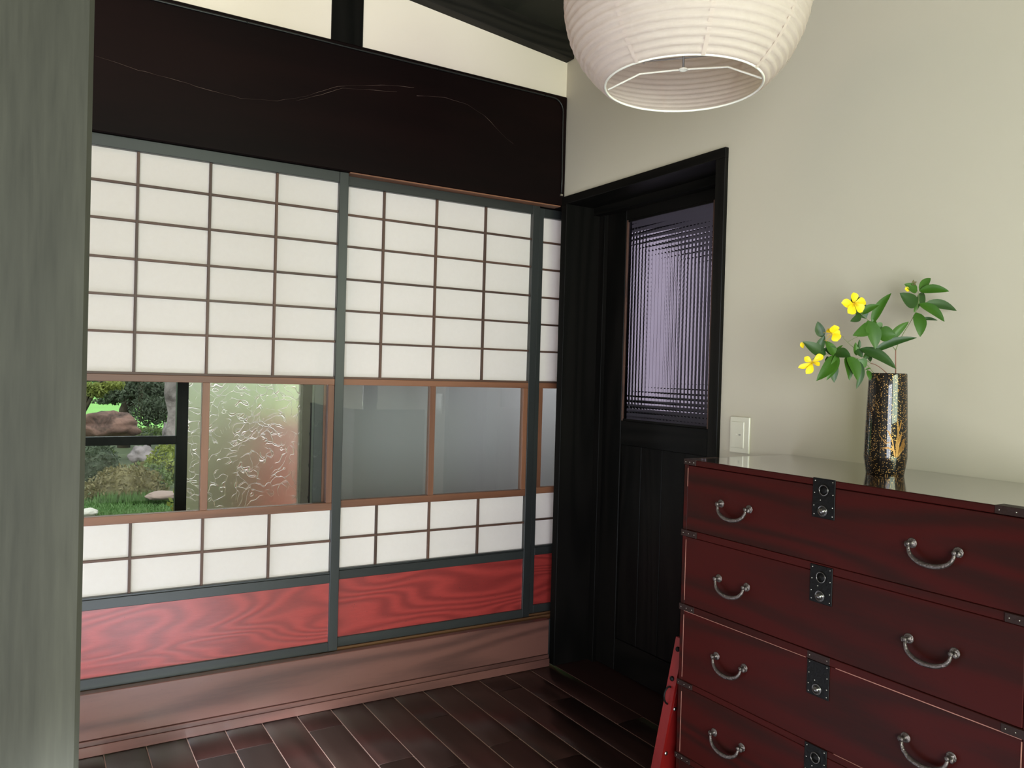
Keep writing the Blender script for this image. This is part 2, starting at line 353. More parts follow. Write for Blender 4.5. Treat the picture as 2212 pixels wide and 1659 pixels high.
et = empty('bounce_tiles', (-1.5, -1.3, 0), 'pale tiles added below the view to bounce light, left of the chest', 'tiles', kind='structure')  # out-of-view tiles added to reflect light onto the sill and lower panes
MT['tile'] = plain('pale_bounce_tile', srgb(206, 204, 206), .7, bscale=8, var=.1)
for ix in range(3):
    for iy in range(5):
        x_ = -2.02 + ix * .3; y_ = -2.3 + iy * .3; bx(x_ + .003, x_ + .297, y_ + .003, y_ + .297, -.004, .008, .002).obj('tile', 'tile', et)
# back wall plaster above the beam
wb = empty('wall_back', (-2, 0, 2.45), 'white plaster strip of wall above the dark beam', 'wall', kind='structure')
bx(-4.3, -1.049, .004, .12, 2.40, 3.4).obj('plaster_panel', 'plaster', wb)
bx(-.928, .0, .004, .12, 2.40, 3.2).obj('plaster_panel', 'plaster', wb)
st = bx(-1.049, -.928, -.004, .12, 2.44, 3.3, .003).obj('strut_post', 'doorz'); tag(st, 'short black upright post between the two white plaster panels above the beam', 'post', kind='structure')
bm_ = bx(-4.3, -.002, -.007, .125, 1.985, 2.455, .003).box(-.003, .2, .013, .125, 1.985, 2.455).obj('lintel_beam', 'beam'); tag(bm_, 'deep dark brown beam with fine scratches running above the paper screens', 'beam', kind='structure')
bx(-.965, -.02, -.004, .043, 1.9805, 1.9855).obj('head_track', 'oak', bm_, 'reddish brown track strip')
# fine scratches and cracks in the beam face
for pts in ([(205, 120), (300, 152), (380, 172), (440, 192), (520, 212), (600, 218), (660, 208), (730, 186), (840, 184), (905, 190)],
            [(640, 218), (690, 206), (740, 190), (880, 200)], [(900, 207), (960, 210), (1010, 226), (1045, 248), (1072, 276), (1095, 300), (1112, 312)]):
    P = [at_y(x, y, -.0072) for x, y in pts]; Q = []
    for a, c in zip(P, P[1:]):
        for k in range(6): q = a.lerp(c, k / 6); q.z += .0025 * noise.noise(q * 40); Q.append(q)
    B().tube(Q, [max(.0001, .0007 * noise.noise(q * 14) + .00025) for q in Q], 5).obj('scratch', 'scratch', bm_)
# thin cable along the beam
P = [(x, -.0113, 2.438 + .0006 * math.sin(x * 9)) for x in [-2.2 + i * .1 for i in range(22)]] + [(-.075, -.0113, 2.437)]
for k in range(1, 8): a = math.pi / 2 * k / 7; P.append((-.075 + .05 * math.sin(a), -.0113, 2.437 - .05 * (1 - math.cos(a))))
P += [(-.0235, -.0113, 2.25), (-.021, -.0113, 2.1), (-.022, -.0113, 2.035)]
cb = B().tube(P, .0036, 6).obj('cable', 'black_rubber'); tag(cb, 'thin black cable clipped along the dark beam and down its right end', 'cable')
bx(-.028, -.016, -.0145, -.0072, 2.026, 2.034).obj('cable_end', 'steel', cb)
for q in ((-1.35, 2.438), (-.62, 2.438), (-.12, 2.437)): bx(q[0] - .002, q[0] + .002, -.0145, -.007, q[1] - .005, q[1] + .005).obj('clip', 'iron', cb)

# ceiling: boards and the wall beam, rising gently to the left
def slope(x): return -.1 * x
cl = empty('ceiling', (-2, -2, 2.9), 'dark greenish boarded ceiling above the wall beam', 'ceiling', kind='structure')
y = .0; k = 0
while y > -4.8:
    y0 = y - .28; b = B(); t = b.bm; zz = .004 * (k % 2)
    v = [t.verts.new((x, yy, z + slope(x))) for x in (-4.4, .12) for yy in (y0 + .002, y - .002) for z in (2.70 + zz, 2.73 + zz)]
    for f in ((0, 1, 3, 2), (4, 6, 7, 5), (0, 4, 5, 1), (2, 3, 7, 6), (0, 2, 6, 4), (1, 5, 7, 3)): t.faces.new([v[i] for i in f])
    b.obj('board', 'ceil', cl); y = y0; k += 1
b = B(); t = b.bm
v = [t.verts.new((x, yy, z + slope(x))) for x in (-4.4, .0) for yy in (-.05, .03) for z in (2.606, 2.72)]
for f in ((0, 1, 3, 2), (4, 6, 7, 5), (0, 4, 5, 1), (2, 3, 7, 6), (0, 2, 6, 4), (1, 5, 7, 3)): t.faces.new([v[i] for i in f])
bmesh.ops.bevel(t, geom=t.edges[:], offset=.004, segments=1, affect='EDGES')
rb = b.obj('ceiling_beam', 'rafter'); tag(rb, 'black sloping beam under the ceiling at the top of the back wall', 'beam', kind='structure')

# right wall with the door opening
wr = B(); wr.box(0, .12, -4.75, -.955, 0, 3.2); wr.box(0, .12, -.955, .012, 2.015, 3.2)
wro = wr.obj('wall_right', 'wallr'); tag(wro, 'plain pale grey wall behind the lantern and the chest', 'wall', kind='structure')
# door frame
bx(-.04, .0, -.006, .004, 0, .192).obj('corner_block', 'blackz')
tag(bpy.data.objects['corner_block'], 'small black block closing the corner between step board and door frame', 'block', kind='structure')
tr = empty('trim_1', (0, -.48, 0), 'black wooden frame round the doorway in the right wall', 'door frame', kind='structure')
bx(-.015, .18, -.955, .0, 1.988, 2.022, .0015).obj('head_casing', 'doory', tr)
bx(-.015, .18, -.955, -.912, 0, 1.988, .0015).obj('jamb', 'doorz', tr)
bx(-.015, .166, -.044, -.004, 0, 1.988, .0015).obj('jamb', 'doorz', tr)
bx(.163, .215, -.082, -.02, 0, 1.988, .001).obj('door_stop', 'doorz', tr)
bx(.163, .215, -.912, -.84, 0, 1.988, .001).obj('door_stop', 'doorz', tr)
bx(.13, .17, -.912, -.044, 1.955, 1.988, .001).obj('head_track', 'doory', tr)
# door leaf with chequered glass
dr = empty('door_1', (.18, -.46, 0), 'black wooden door with chequered glass upper pane and boarded lower half', 'door', kind='structure')
bx(.182, .214, -.2066, -.075, .004, 1.985, .002).obj('stile', 'doorz', dr)
bx(.182, .214, -.845, -.716, .004, 1.985, .002).obj('stile', 'doorz', dr)
bx(.182, .214, -.716, -.2066, 1.917, 1.985, .002).obj('rail', 'doory', dr)
bx(.182, .214, -.716, -.2066, .966, 1.068, .002).obj('rail', 'doory', dr)
bx(.182, .214, -.716, -.2066, .004, .14, .002).obj('rail', 'doory', dr)
for k in range(4):
    a = -.716 + k * .12735; bx(.192, .206, a + .001, a + .1264, .14, .966, .0015).obj('board', 'doorz', dr)
for yy in (-.2066, -.716):
    s_ = 1 if yy < -.5 else -1
    bx(.184, .192, yy, yy + s_ * .009, 1.068, 1.917, .001).obj('glazing_bead', 'lat', dr)
bx(.184, .192, -.707, -.2156, 1.068, 1.077, .001).obj('glazing_bead', 'doory', dr)
bx(.184, .192, -.707, -.2156, 1.908, 1.917, .001).obj('glazing_bead', 'doory', dr)
# pillow relief: cells of about 19 x 17 mm
b = B(); t = b.bm; NY, NZ, S = 27, 46, 5; y0, y1, z0, z1 = -.716, -.2066, 1.066, 1.919
cy, cz = (y1 - y0) / NY, (z1 - z0) / NZ; H = .0022
for j in range(NZ):
    for i in range(NY):
        g_ = []
        for a in range(S + 1):
            g_.append([t.verts.new((.1985 - H * (1 - (2 * a / S - 1) ** 2) * .5 - H * (1 - (2 * c / S - 1) ** 2) * .5, y0 + cy * (i + c / S), z0 + cz * (j + a / S))) for c in range(S + 1)])
        for a in range(S):
            for c in range(S): f = t.faces.new((g_[a + 1][c], g_[a + 1][c + 1], g_[a][c + 1], g_[a][c])); f.smooth = True
bk = [[t.verts.new((.2015, y, z)) for y in (y0, y1)] for z in (z0, z1)]
t.faces.new((bk[0][1], bk[1][1], bk[1][0], bk[0][0]))
b.obj('chequered_pane', 'chequer', dr, 'chequered relief glass pane', False)

# other walls of the room (behind the camera), with the windows the light comes through
wn = B(); wn.box(-4.3, -3.62, -4.75, -4.66, 0, 3.2); wn.box(-1.88, -1.74, -4.75, -4.66, 0, 3.2); wn.box(.02, .1, -4.75, -4.66, 0, 3.2)
wn.box(-3.62, -1.88, -4.75, -4.66, 1.97, 3.2); wn.box(-1.74, .02, -4.75, -4.66, 2.1, 3.2); wn.box(-1.74, .02, -4.75, -4.66, 0, 1.15)
tag(wn.obj('wall_near', 'ceil'), 'dark boarded wall behind the viewer with a doorway and a high window', 'wall', kind='structure')
wl = B(); wl.box(-4.35, -4.2, -4.75, -2.5, 0, 3.3); wl.box(-4.35, -4.2, -.3, .12, 0, 3.3); wl.box(-4.35, -4.2, -2.5, -.3, 0, 3.3)
wl.box(-2.56, -2.5, -1.55, -1.42, 0, 3.2); wl.box(-2.56, -2.5, -.15, .0, 0, 3.2); wl.box(-2.56, -2.5, -.28, -.15, .6, 3.2); wl.box(-2.56, -2.5, -1.42, -.28, .6, 3.2); wl.box(-2.56, -2.5, -1.42, -1.1, 0, .6)  # inner wall with a low opening made for the added left fill
tag(wl.obj('wall_left', 'wallr'), 'pale wall at far left beyond the post', 'wall', kind='structure')
wd = empty('window_1', (-1.75, -4.7, 0), 'wide wooden framed window behind the viewer', 'window', kind='structure')
for x in (-1.74, -.87, -.02): bx(x, x + .03, -4.6, -4.56, 1.15, 2.1).obj('window_frame', 'blackz', wd)
for z in (1.15, 2.06): bx(-1.74, .01, -4.6, -4.56, z, z + .04).obj('window_frame', 'blackx', wd)
de = empty('door_2', (-2.75, -4.7, 0), 'open entrance frame behind the viewer', 'door', kind='structure')
for x in (-3.65, -2.78, -1.9): bx(x, x + .04, -4.6, -4.56, 0, 2.0).obj('door_frame', 'blackz', de)
bx(-3.65, -1.86, -4.6, -4.56, 1.96, 2.02).obj('door_frame', 'blackx', de)

# sill (raised threshold under the screens)
sl = empty('trim_2', (-2, 0, 0), 'reddish brown polished wooden step board under the paper screens', 'sill', kind='structure')
bx(-4.3, -.036, -.030, .0, .051, .2, .002).obj('riser_board', 'sill', sl)
bx(-4.3, -.036, -.034, .0, .0335, .0495, .001).obj('moulding_strip', 'sill', sl)
bx(-4.3, -.034, -.038, .0, .0, .0325, .001).obj('moulding_strip', 'sill', sl)
bx(-4.3, .95, -.03 + .03, .125, .1, .190).obj('track_board', 'sillz', sl)
for a, c in ((-.029, .006), (.039, .0435), (.075, .0795), (.111, .125)): bx(-4.3, -.036 if a < 0 else .95, a, c, .188, .1975, .0008).obj('track_ridge', 'sillz' if a > 0 else 'sill', sl)

# ================================================================ SHOJI SCREENS
def screen(x0, yf, label, inst):
    W, S_ = .972, .035; x1 = x0 + W; xi0, xi1 = x0 + S_, x1 - S_; pit = (xi1 - xi0) / 4; yb = yf + .03; xm = (xi0 + xi1) / 2
    r = empty('shoji_screen', ((x0 + x1) / 2, yf, .19), label, 'sliding screen', 'sliding paper screens along the back wall')
    bx(x0, xi0, yf, yb, .1985, 1.984, .0015).obj('stile', 'blackz', r)
    bx(xi1, x1, yf, yb, .1985, 1.984, .0015).obj('stile', 'blackz', r)
    bx(xi0, xi1, yf + .001, yb, 1.945, 1.984, .0015).obj('rail', 'blackx', r)
    bx(xi0, xi1, yf + .001, yb, .455, .489, .0015).obj('rail', 'blackx', r)
    bx(xi0, xi1, yf + .004, yb, .489, .496, .001).obj('rail', 'blackx', r)
    bx(xi0, xi1, yf + .001, yb, .1985, .234, .0015).obj('rail', 'blackx', r)
    bx(xi0 - .002, xi1 + .002, yf + .010, yf + .020, .230, .458).obj('base_panel', 'red', r, 'red lacquered base panel with figured grain')
    # upper grid: 4 x 6, lower grid: 4 x 2
    zu = [1.945, 1.838, 1.7185, 1.5945, 1.475, 1.355, 1.222]; zl = [.727, .6105, .496]
    for zs in (zu, zl):
        for i in range(4):
            for j in range(len(zs) - 1):
                bx(xi0 + i * pit, xi0 + (i + 1) * pit, yf + .0205, yf + .0212, zs[j + 1], zs[j]).obj('paper_pane', 'paper', r)
        for i in (1, 2, 3): bx(xi0 + i * pit - .004, xi0 + i * pit + .004, yf + .008, yf + .020, zs[-1], zs[0], .0006).obj('lattice_bar', 'latz', r)
        for z in zs[1:-1]: bx(xi0, xi1, yf + .0085, yf + .020, z - .0038, z + .0038, .0006).obj('lattice_bar', 'lat', r)
    bx(xi0, xi1, yf + .006, yb, 1.2165, 1.2245, .0006).obj('lattice_bar', 'lat', r)
    # glazed window frame
    f = .0165
    bx(xi0, xi1, yf + .002, yb, 1.1935, 1.2165, .001).obj('window_frame', 'oak', r)
    bx(xi0, xi1, yf + .002, yb, .7275, .7550, .001).obj('window_frame', 'oak', r)
    bx(xi0, xi0 + .022, yf + .0035, yb, .7550, 1.1935, .001).obj('window_frame', 'oakz', r)
    bx(xi1 - .022, xi1, yf + .0035, yb, .7550, 1.1935, .001).obj('window_frame', 'oakz', r)
    bx(xm - .012, xm + .012, yf + .0035, yb, .7550, 1.1935, .001).obj('window_frame', 'oakz', r)
    for a, c in ((xi0 + .022, xm - .012), (xm + .012, xi1 - .022)): bx(a, c, yf + .015, yf + .018, .7550, 1.1935).obj('glass_pane', 'glass', r)
    return r
MT['latz'] = wood('lattice_wood_upright', srgb(52, 34, 27), srgb(86, 58, 45), 'z', .55, 5, bump=.1, stretch=14)
screen(-1.937, .008, 'paper screen at left, nearest track, garden seen through its glass strip', 0)
screen(-1.064, .0445, 'middle paper screen, dim grey glass strip, right of the garden view', 1)
screen(-.083, .0805, 'rearmost paper screen, only a sliver seen left of the black doorway', 2)
screen(-2.91, .0445, 'paper screen beyond the foreground post, hidden behind it', 3)
scr = bx(-4.3, -2.9, .03, .06, .2, 1.985).obj('wall_panel', 'grey'); tag(scr, 'plain panel of the back wall left of the screens', 'wall panel', kind='structure')

# ================================================================ CORRIDOR AND OUTSIDE WINDOW
co = B(); co.box(-4.3, 1.6, .125, 1.02, .12, .185)
tag(co.obj('corridor_floor', 'sillz'), 'wooden corridor floor behind the paper screens', 'floor', kind='structure')
co = B(); co.box(-4.3, 1.6, .12, 1.6, 2.25, 2.3); co.box(-4.3, 1.6, .96, 1.02, 1.95, 2.3)
tag(co.obj('corridor_ceiling', 'grey'), 'low corridor ceiling behind the paper screens', 'ceiling', kind='structure')
bx(.9, .96, .0, 1.0, .1, 2.3).obj('wall_corridor_end', 'grey')['kind'] = 'structure'
tag(bpy.data.objects['wall_corridor_end'], 'grey end wall of the corridor', 'wall')
cw = bx(-.774, .95, .96, 1.02, .12, 2.0).obj('wall_corridor', 'grey'); tag(cw, 'grey corridor wall seen through the middle glass strip', 'wall', kind='structure')
pw = bx(-.842, -.774, .95, 1.02, .12, 2.0, .002).obj('corridor_post', 'doorz'); tag(pw, 'dark post at the right edge of the garden window', 'post', kind='structure')
ww = empty('window_2', (-1.6, .98, .2), 'garden window beyond the glass strip, dark frame with one wavy glass pane', 'window', kind='structure')
for a, c in ((-1.404, -1.356), (-2.62, -2.57), (-3.9, -3.85)): bx(a, c, .97, 1.01, .2, 1.95, .001).obj('window_frame', 'doorz', ww)
for z0_, z1_ in ((.185, .27), (.896, .933), (1.90, 1.96)): bx(-3.85, -1.404, .972, 1.008, z0_, z1_, .001).obj('window_frame', 'doory', ww)
for z0_, z1_ in ((.185, .27), (1.90, 1.96)): bx(-1.356, -.842, .972, 1.008, z0_, z1_, .001).obj('window_frame', 'doory', ww)
for a, c, z0_, z1_ in ((-2.57, -1.404, .27, .896), (-2.57, -1.404, .933, 1.9), (-3.85, -2.62, .27, .896), (-3.85, -2.62, .933, 1.9)): bx(a, c, .988, .991, z0_, z1_).obj('glass_pane', 'glass', ww)
bx(-1.356, -.842, .985, .989, .27, 1.9).obj('wavy_pane', 'wavy', ww, 'wavy figured glass pane')

# side room behind the door
sr = B(); sr.box(.26, 1.9, -2.2, .0, -.04, -.002)
tag(sr.obj('side_room_floor', 'floor'), 'dark floor of the room behind the glazed door', 'floor', kind='structure')
sr = B(); sr.box(1.9, 1.96, -2.3, .0, 0, 2.4); sr.box(.215, 1.96, -.02, .0, 0, 2.4); sr.box(.12, 1.96, -2.3, -2.2, 0, 2.4)
tag(sr.obj('wall_side_room', 'grey'), 'dim grey wall seen through the chequered glass', 'wall', kind='structure')
w3 = empty('window_3', (.55, -.03, .9), 'bright lilac frosted window seen through the chequered door glass', 'window', kind='structure')
bx(.38, .72, -.03, -.024, 1.15, 1.89).obj('frosted_pane', 'frost', w3)
for a, c in ((.35, .38), (.72, .75), (.535, .545)): bx(a, c, -.045, -.02, 1.12, 1.92, .002).obj('window_frame', 'doorz', w3)
for a, c in ((1.12, 1.15), (1.89, 1.92)): bx(.38, .72, -.045, -.02, a, c, .002).obj('window_frame', 'doory', w3)
tag(bx(.12, 1.96, -2.3, .0, 2.4, 2.44).obj('side_room_ceiling', 'doory'), 'dark ceiling of the room behind the glazed door', 'ceiling', kind='structure')

# foreground post
po = empty('post', (-1.975, -1.775, 0), 'weathered grey brown square post cutting off the left edge of the view', 'post', kind='structure')
bx(-2.05, -1.90, -1.85 + .15, -1.55, 0, 3.0, .006).obj('shaft', 'post', po)

# ================================================================ CHEST OF DRAWERS
ch = empty('drawer_chest', (-.215, -1.69, 0), 'deep red brown lacquered drawer chest with iron fittings against the right wall', 'chest')
XF, YA, YB = -.43, -1.245, -2.14
bx(XF + .005, -.002, YB, YA, 1.018, 1.033, .0008).obj('top_board', 'chestt', ch)
bx(XF, XF + .006, YB, YA, 1.018, 1.033, .0015).obj('front_edge', 'chesty', ch)
bx(XF + .001, -.002, YA - .0145, YA, .0, 1.018, .001).obj('side_panel', 'chesty', ch)
bx(XF + .001, -.002, YB, YB + .0145, .0, 1.018, .001).obj('side_panel', 'chesty', ch)
bx(-.012, -.003, YB + .0145, YA - .0145, .0, 1.018).obj('back_panel', 'chesty', ch)
RZ = [(.824, .842), (.622, .6395), (.416, .431), (.2145, .230), (.0, .03)]
for a, c in RZ: bx(XF - (.002 if a == .622 else 0), XF + .35, YB + .0145, YA - .0145, a, c, .001).obj('rail', 'chesty', ch)
DZ = [(.843, 1.0165), (.6405, .823), (.432, .621), (.231, .415), (.031, .2135)]
def rivet(b, x, y, z, r=.002): b.lathe([(0, .0012), (r * .6, .0009), (r, 0), (r, -.001)][::-1], (x, y, z), 8, (-1, 0, 0), True)
def handle(yc, zc, par):
    h = B(); hw = .047
    pts = []
    for k in range(17):
        a = math.pi * k / 16; yy = hw * math.cos(a); zz = -.0335 * math.sin(a) ** .8
        pts.append(Vector((XF - .013 - .006 * math.sin(a), yc + yy, zc + zz)))
    h.tube(pts, [.003 + .0024 * math.sin(math.pi * k / 16) for k in range(17)], 10)
    ho = h.obj('handle', 'hand', par)
    for s_ in (-1, 1):
        q = B(); q.lathe([(.0105, 0), (.0105, .001), (.009, .002), (.004, .0025), (.0035, .012), (.0045, .014), (.0045, .017), (.001, .018)], (XF, yc + s_ * hw, zc + .001), 20, (-1, 0, 0))
        q.ball((XF - .010, yc + s_ * (hw + .006), zc - .001), .0052, 2, sc=(.8, .9, 1.3))
        q.obj('rosette', 'hand', par)
def lock(yc, z0_, z1_, par, ring=True):
    p = bx(XF - .0028, XF, yc - .0295, yc + .0295, z0_, z1_, .0008); po_ = p.obj('lock_plate', 'iron', par)
    kz = z0_ + .0165
    B().lathe([(.0125, 0), (.0125, .003), (.011, .0035), (.0105, .002), (.009, .002), (.0088, .005), (.006, .0085), (.0025, .0105), (.0005, .0108)], (XF - .002, yc + .001, kz), 24, (-1, 0, 0)).obj('lock_knob', 'knob', par)
    if ring:
        rc = Vector((XF - .0045, yc - .001, z1_ - .026)); B().tube([rc + Vector((0, .0115 * math.cos(a), .0115 * math.sin(a))) for a in [2 * math.pi * i / 24 for i in range(24)]], .0016, 6, True).obj('lock_ring', 'knob', par)
        B().lathe([(.009, 0), (.0088, .0012), (.001, .0018)], rc + Vector((.002, 0, 0)), 20, (-1, 0, 0)).obj('ring_boss', 'iron', par)
    h = z1_ - z0_
    for u, q in ((-.024, .08), (.024, .08), (-.024, .3), (.025, .3), (.024, .62), (-.024, .62), (-.023, .93), (.023, .93), (.008, .45)):
        rb_ = B(); rivet(rb_, XF - .0028, yc + u, z0_ + q * h, .0016); rb_.obj('rivet', 'steel', par)
LZ = [(.946, 1.0355), (.754, .839), (.543, .621), (.344, .431), (.13, .2145)]
for i, (a, c) in enumerate(DZ):
    dw = bx(XF, XF + .02, YB + .0155, YA - .0155, a, c, .0012).obj('drawer', 'chesty', ch)
    zc = (.931, .737, .535, .336, .135)[i]
    for yc in (-1.4315, -1.953): handle(yc, zc, dw)
    lock(-1.695, *LZ[i], dw, i != 2)
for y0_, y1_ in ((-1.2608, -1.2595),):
    for a, c in ((.96, 1.01), (.65, .815), (.44, .61), (.235, .40)): bx(XF - .0006, XF + .001, y0_, y1_, a, c).obj('worn_lit_edge', 'worn_lit', ch)
for a, c, w_ in ((-2.125, -1.74, .0017), (-1.66, -1.262, .0011)): bx(XF - .0024, XF + .001, a, c, .6212, .6212 + w_).obj('worn_lit_edge', 'worn_lit', ch)
bx(XF - .0008, XF + .001, -2.1256, -2.124, .42, .617).obj('worn_lit_edge', 'worn_lit', ch)
bx(XF - .0008, XF + .001, -2.0, -1.74, .4315, .4322).obj('worn_lit_edge', 'worn_lit', ch)
# straps and corner fittings
for a, c in [(.824, .842), (.622, .6395), (.416, .431), (.2145, .230)]:
    for y0_, y1_ in ((YA - .056, YA + .0012), (YB - .0012, YB + .05)):
        sg = bx(XF - .0035, XF + .001, y0_, y1_, a + .0005, c - .0005, .0006).obj('corner_strap', 'strap', ch)
        sb = B(); [rivet(sb, XF - .0035, yy, (a + c) / 2, .0014) for yy in (y0_ + .008, (y0_ + y1_) / 2, y1_ - .008)]; sb.obj('rivets', 'steel', sg)
for y0_, y1_ in ((YA - .045, YA + .0012), (YB - .0012, YB + .075)):
    sg = bx(XF - .0015, XF + .03, y0_, y1_, 1.0185, 1.0342, .0006).obj('corner_strap', 'strap', ch)
    sb = B(); [rivet(sb, XF - .0015, yy, 1.026, .0014) for yy in (y0_ + .008, (y0_ + y1_) / 2, y1_ - .008)]; sb.obj('rivets', 'steel', sg)
bx(XF + .03, XF + .12, YA - .006, YA + .0012, 1.0185, 1.0342, .0006).obj('corner_strap', 'strap', ch)
sg = bx(XF - .0035, XF, -1.7245, -1.6655, .6225, .6395, .0006).obj('lock_strap', 'strap', ch)
sb = B(); [rivet(sb, XF - .0035, yy, .631, .0015) for yy in (-1.718, -1.672)]; sb.obj('rivets', 'steel', sg)

# ================================================================ RED STAND half hidden behind the chest
rs = empty('lacquered_stand', (-.25, -1.19, 0), 'red lacquered slanting stand with iron studs, half hidden behind the drawer chest', 'stand')
B().prism([(-.378, .52), (-.495, .0), (-.02, .0), (-.06, .52)], 'y', -1.215, -1.185, .004).obj('slanting_board', 'redstand', rs)
B().prism([(-.384, .52), (-.500, .0), (-.492, .0), (-.376, .52)], 'y', -1.2165, -1.1835).obj('edge_strip', 'redstand', rs)
for x_, z_ in ((-.438, .212), (-.41, .33), (-.388, .45)):
    B().lathe([(.006, 0), (.0055, .0016), (.003, .003), (.0004, .0036)], (x_, -1.215, z_), 14, (0, -1, 0)).obj('stud', 'steel', rs)
for z_ in (.41, .49):
    xx = -.378 - (.52 - z_) * .225
    B().ball((xx - .006, -1.20, z_), .0075, 2).obj('stud', 'iron', rs)
xx = -.378 - (.52 - .365) * .225
B().tube([Vector((xx - .007 + .017 * math.cos(a), -1.20, .365 + .024 * math.sin(a))) for a in [2 * math.pi * i / 24 for i in range(24)]], .0026, 8, True).obj('ring_pull', 'iron', rs)

# ================================================================ SWITCH
sw = empty('light_switch', (0, -1.0455, 1.076), 'ivory plastic switch plate on the pale wall above the chest', 'switch')
b = B(); t = bmesh.new(); bmesh.ops.create_cube(t, size=1)
for q in t.verts: q.co = Vector((-.004 + q.co.x * .008, -1.0455 + q.co.y * .082, 1.076 + q.co.z * .117))
bmesh.ops.bevel(t, geom=t.edges[:], offset=.0034, segments=3, affect='EDGES', profile=.6); b.merge(t); b.obj('plate', 'switch', sw)
bx(-.0105, -.006, -1.066, -1.0125, 1.034, 1.1185, .001).obj('rocker', 'switch', sw)
for yy in (-1.0515, -1.0475): bx(-.0108, -.0102, yy - .001, yy + .001, 1.0745, 1.0785).obj('indicator_dot', 'dark_hole', sw)
bx(-.0108, -.0102, -1.040, -1.034, 1.0765, 1.0785).obj('indicator_dot', 'white_wire', sw)

# ================================================================ VASE WITH FLOWERS
VC = Vector((-.178, -1.673, 1.033))
va = empty('vase', VC, 'tall black lacquer vase with gold flecks standing on the chest', 'vase')
prof = [(.0425, 0), (.0428, .001), (.0445, .014), (.0480, .035), (.0489, .043), (.0487, .052), (.0478, .10), (.0458, .165), (.0440, .215), (.0428, .243), (.0422, .2455), (.0405, .2455), (.0402, .243), (.042, .2), (.044, .06), (.038, .012), (.001, .010)]
B().lathe(prof, VC, 64).obj('body', 'vase', va)
def vrad(h):
    for (r0, h0), (r1, h1) in zip(prof, prof[1:9]):
        if h0 <= h <= h1: return r0 + (r1 - r0) * (h - h0) / max(h1 - h0, 1e-6)
    return .043
back = Vector((CAM.x - VC.x, CAM.y - VC.y, 0)).normalized(); side = Vector((-back.y, back.x, 0))   # side = image right
if side.dot(CR) < 0: side = -side
def vpt(u, h):   # u = sine of the angle seen from the front, -1..1
    a = math.asin(max(-1, min(1, u))); r = vrad(h) + .0004
    return VC + Vector((0, 0, h)) + (back * math.cos(a) + side * math.sin(a)) * r
# gold-painted grasses on the right flank: strips (u, h, width)
def blade(b, pts, wmax):
    N = 10; L = []; R2 = []
    P = [Vector(p) for p in pts]
    for i in range(N + 1):
        s_ = i / N * (len(P) - 1); k = min(int(s_), len(P) - 2); q = P[k].lerp(P[k + 1], s_ - k)
        d = (P[k + 1] - P[k]).normalized(); nrm = Vector((-d.y, d.x)); ww_ = wmax * math.sin(math.pi * (i + .4) / (N + 1))
        a_, c_ = q + nrm * ww_, q - nrm * ww_
        L.append(b.bm.verts.new(vpt(a_.x / .048, a_.y))); R2.append(b.bm.verts.new(vpt(c_.x / .048, c_.y)))
    for i in range(N): b.bm.faces.new((L[i], R2[i], R2[i + 1], L[i + 1]))
mo = B()
for pts, wd_ in (([(.022, .045), (.026, .08), (.034, .105)], .0035), ([(.024, .045), (.036, .07), (.038, .09)], .004), ([(.020, .05), (.014, .085), (.006, .105), (0, .11)], .0016),
                 ([(.018, .06), (.006, .068), (-.012, .066)], .002), ([(.02, .07), (.026, .10), (.024, .14)], .0016), ([(.024, .05), (.03, .06), (.034, .075)], .0045),
                 ([(.016, .085), (.0, .078), (-.008, .088), (-.016, .10)], .0012), ([(.024, .10), (.03, .118), (.033, .135)], .0018), ([(.02, .045), (.018, .06), (.012, .075)], .002)):
    blade(mo, pts, wd_)
mo.obj('gold_grass_motif', 'gold', va, 'gold painted grass motif')

SPX = 1.938 / FPX   # metres per photo pixel at the vase
VT = CAM + ray(1914, 806) * (1.938 / ray(1914, 806).dot(CF))
def fp(cx, cy, dz=0.):  # crop pixel (500 px window enlarged 3.318x from 1650,560) to the plane of the vase, dz metres towards the room
    return VT + CR * ((1650 + cx / 3.318 - 1914) * SPX) - CU * ((560 + cy / 3.318 - 806) * SPX) - CF * dz
def leaf(base, tip, width, par, mat='leaf', d0=0., d1=0., bend=.12, name='leaf', blunt=False):
    A, C = fp(*base, d0), fp(*tip, d1); b = B(); t = b.bm; N = 9
    ax = C - A; L = ax.length; ax.normalize(); n0 = (-CF + Vector((random.uniform(-.35, .35), random.uniform(-.35, .35), random.uniform(-.1, .5)))).normalized()
    sd = ax.cross(n0).normalized(); nn = sd.cross(ax); hw = width / 3.318 * SPX * .5 * (1.1 if blunt else 1.36); rows = []
    for i in range(N + 1):
        s_ = i / N; wv = hw * (math.sin(math.pi * s_ ** (1.7 if blunt else .78)) ** (.7 if blunt else .8) + .04) if 0 < s_ < 1 else hw * .03
        c = A + ax * (L * s_) + nn * (bend * L * math.sin(math.pi * s_) * .35) + sd * (.06 * L * math.sin(math.pi * s_) * (1 if width % 2 else -1))
        rows.append([t.verts.new(c + sd * (wv * k) + nn * (abs(k) * wv * .28)) for k in (-1, -.5, 0, .5, 1)])
    for p, q in zip(rows, rows[1:]):
        for k in range(4): f = t.faces.new((p[k], p[k + 1], q[k + 1], q[k])); f.smooth = True
    return b.obj(name, mat, par)
def stem(pts, r0, r1, par, mat='stem', name='stem'):
    P = [fp(*p) for p in pts]; Q = []
    for a, c in zip(P, P[1:]):
        for k in range(4): Q.append(a.lerp(c, k / 4))
    Q.append(P[-1]); n = len(Q)
    for _ in range(2): Q = [Q[0]] + [(Q[i - 1] + Q[i] * 2 + Q[i + 1]) / 4 for i in range(1, n - 1)] + [Q[-1]]
    return B().tube(Q, [r0 + (r1 - r0) * i / (n - 1) for i in range(n)], 6).obj(name, mat, par)
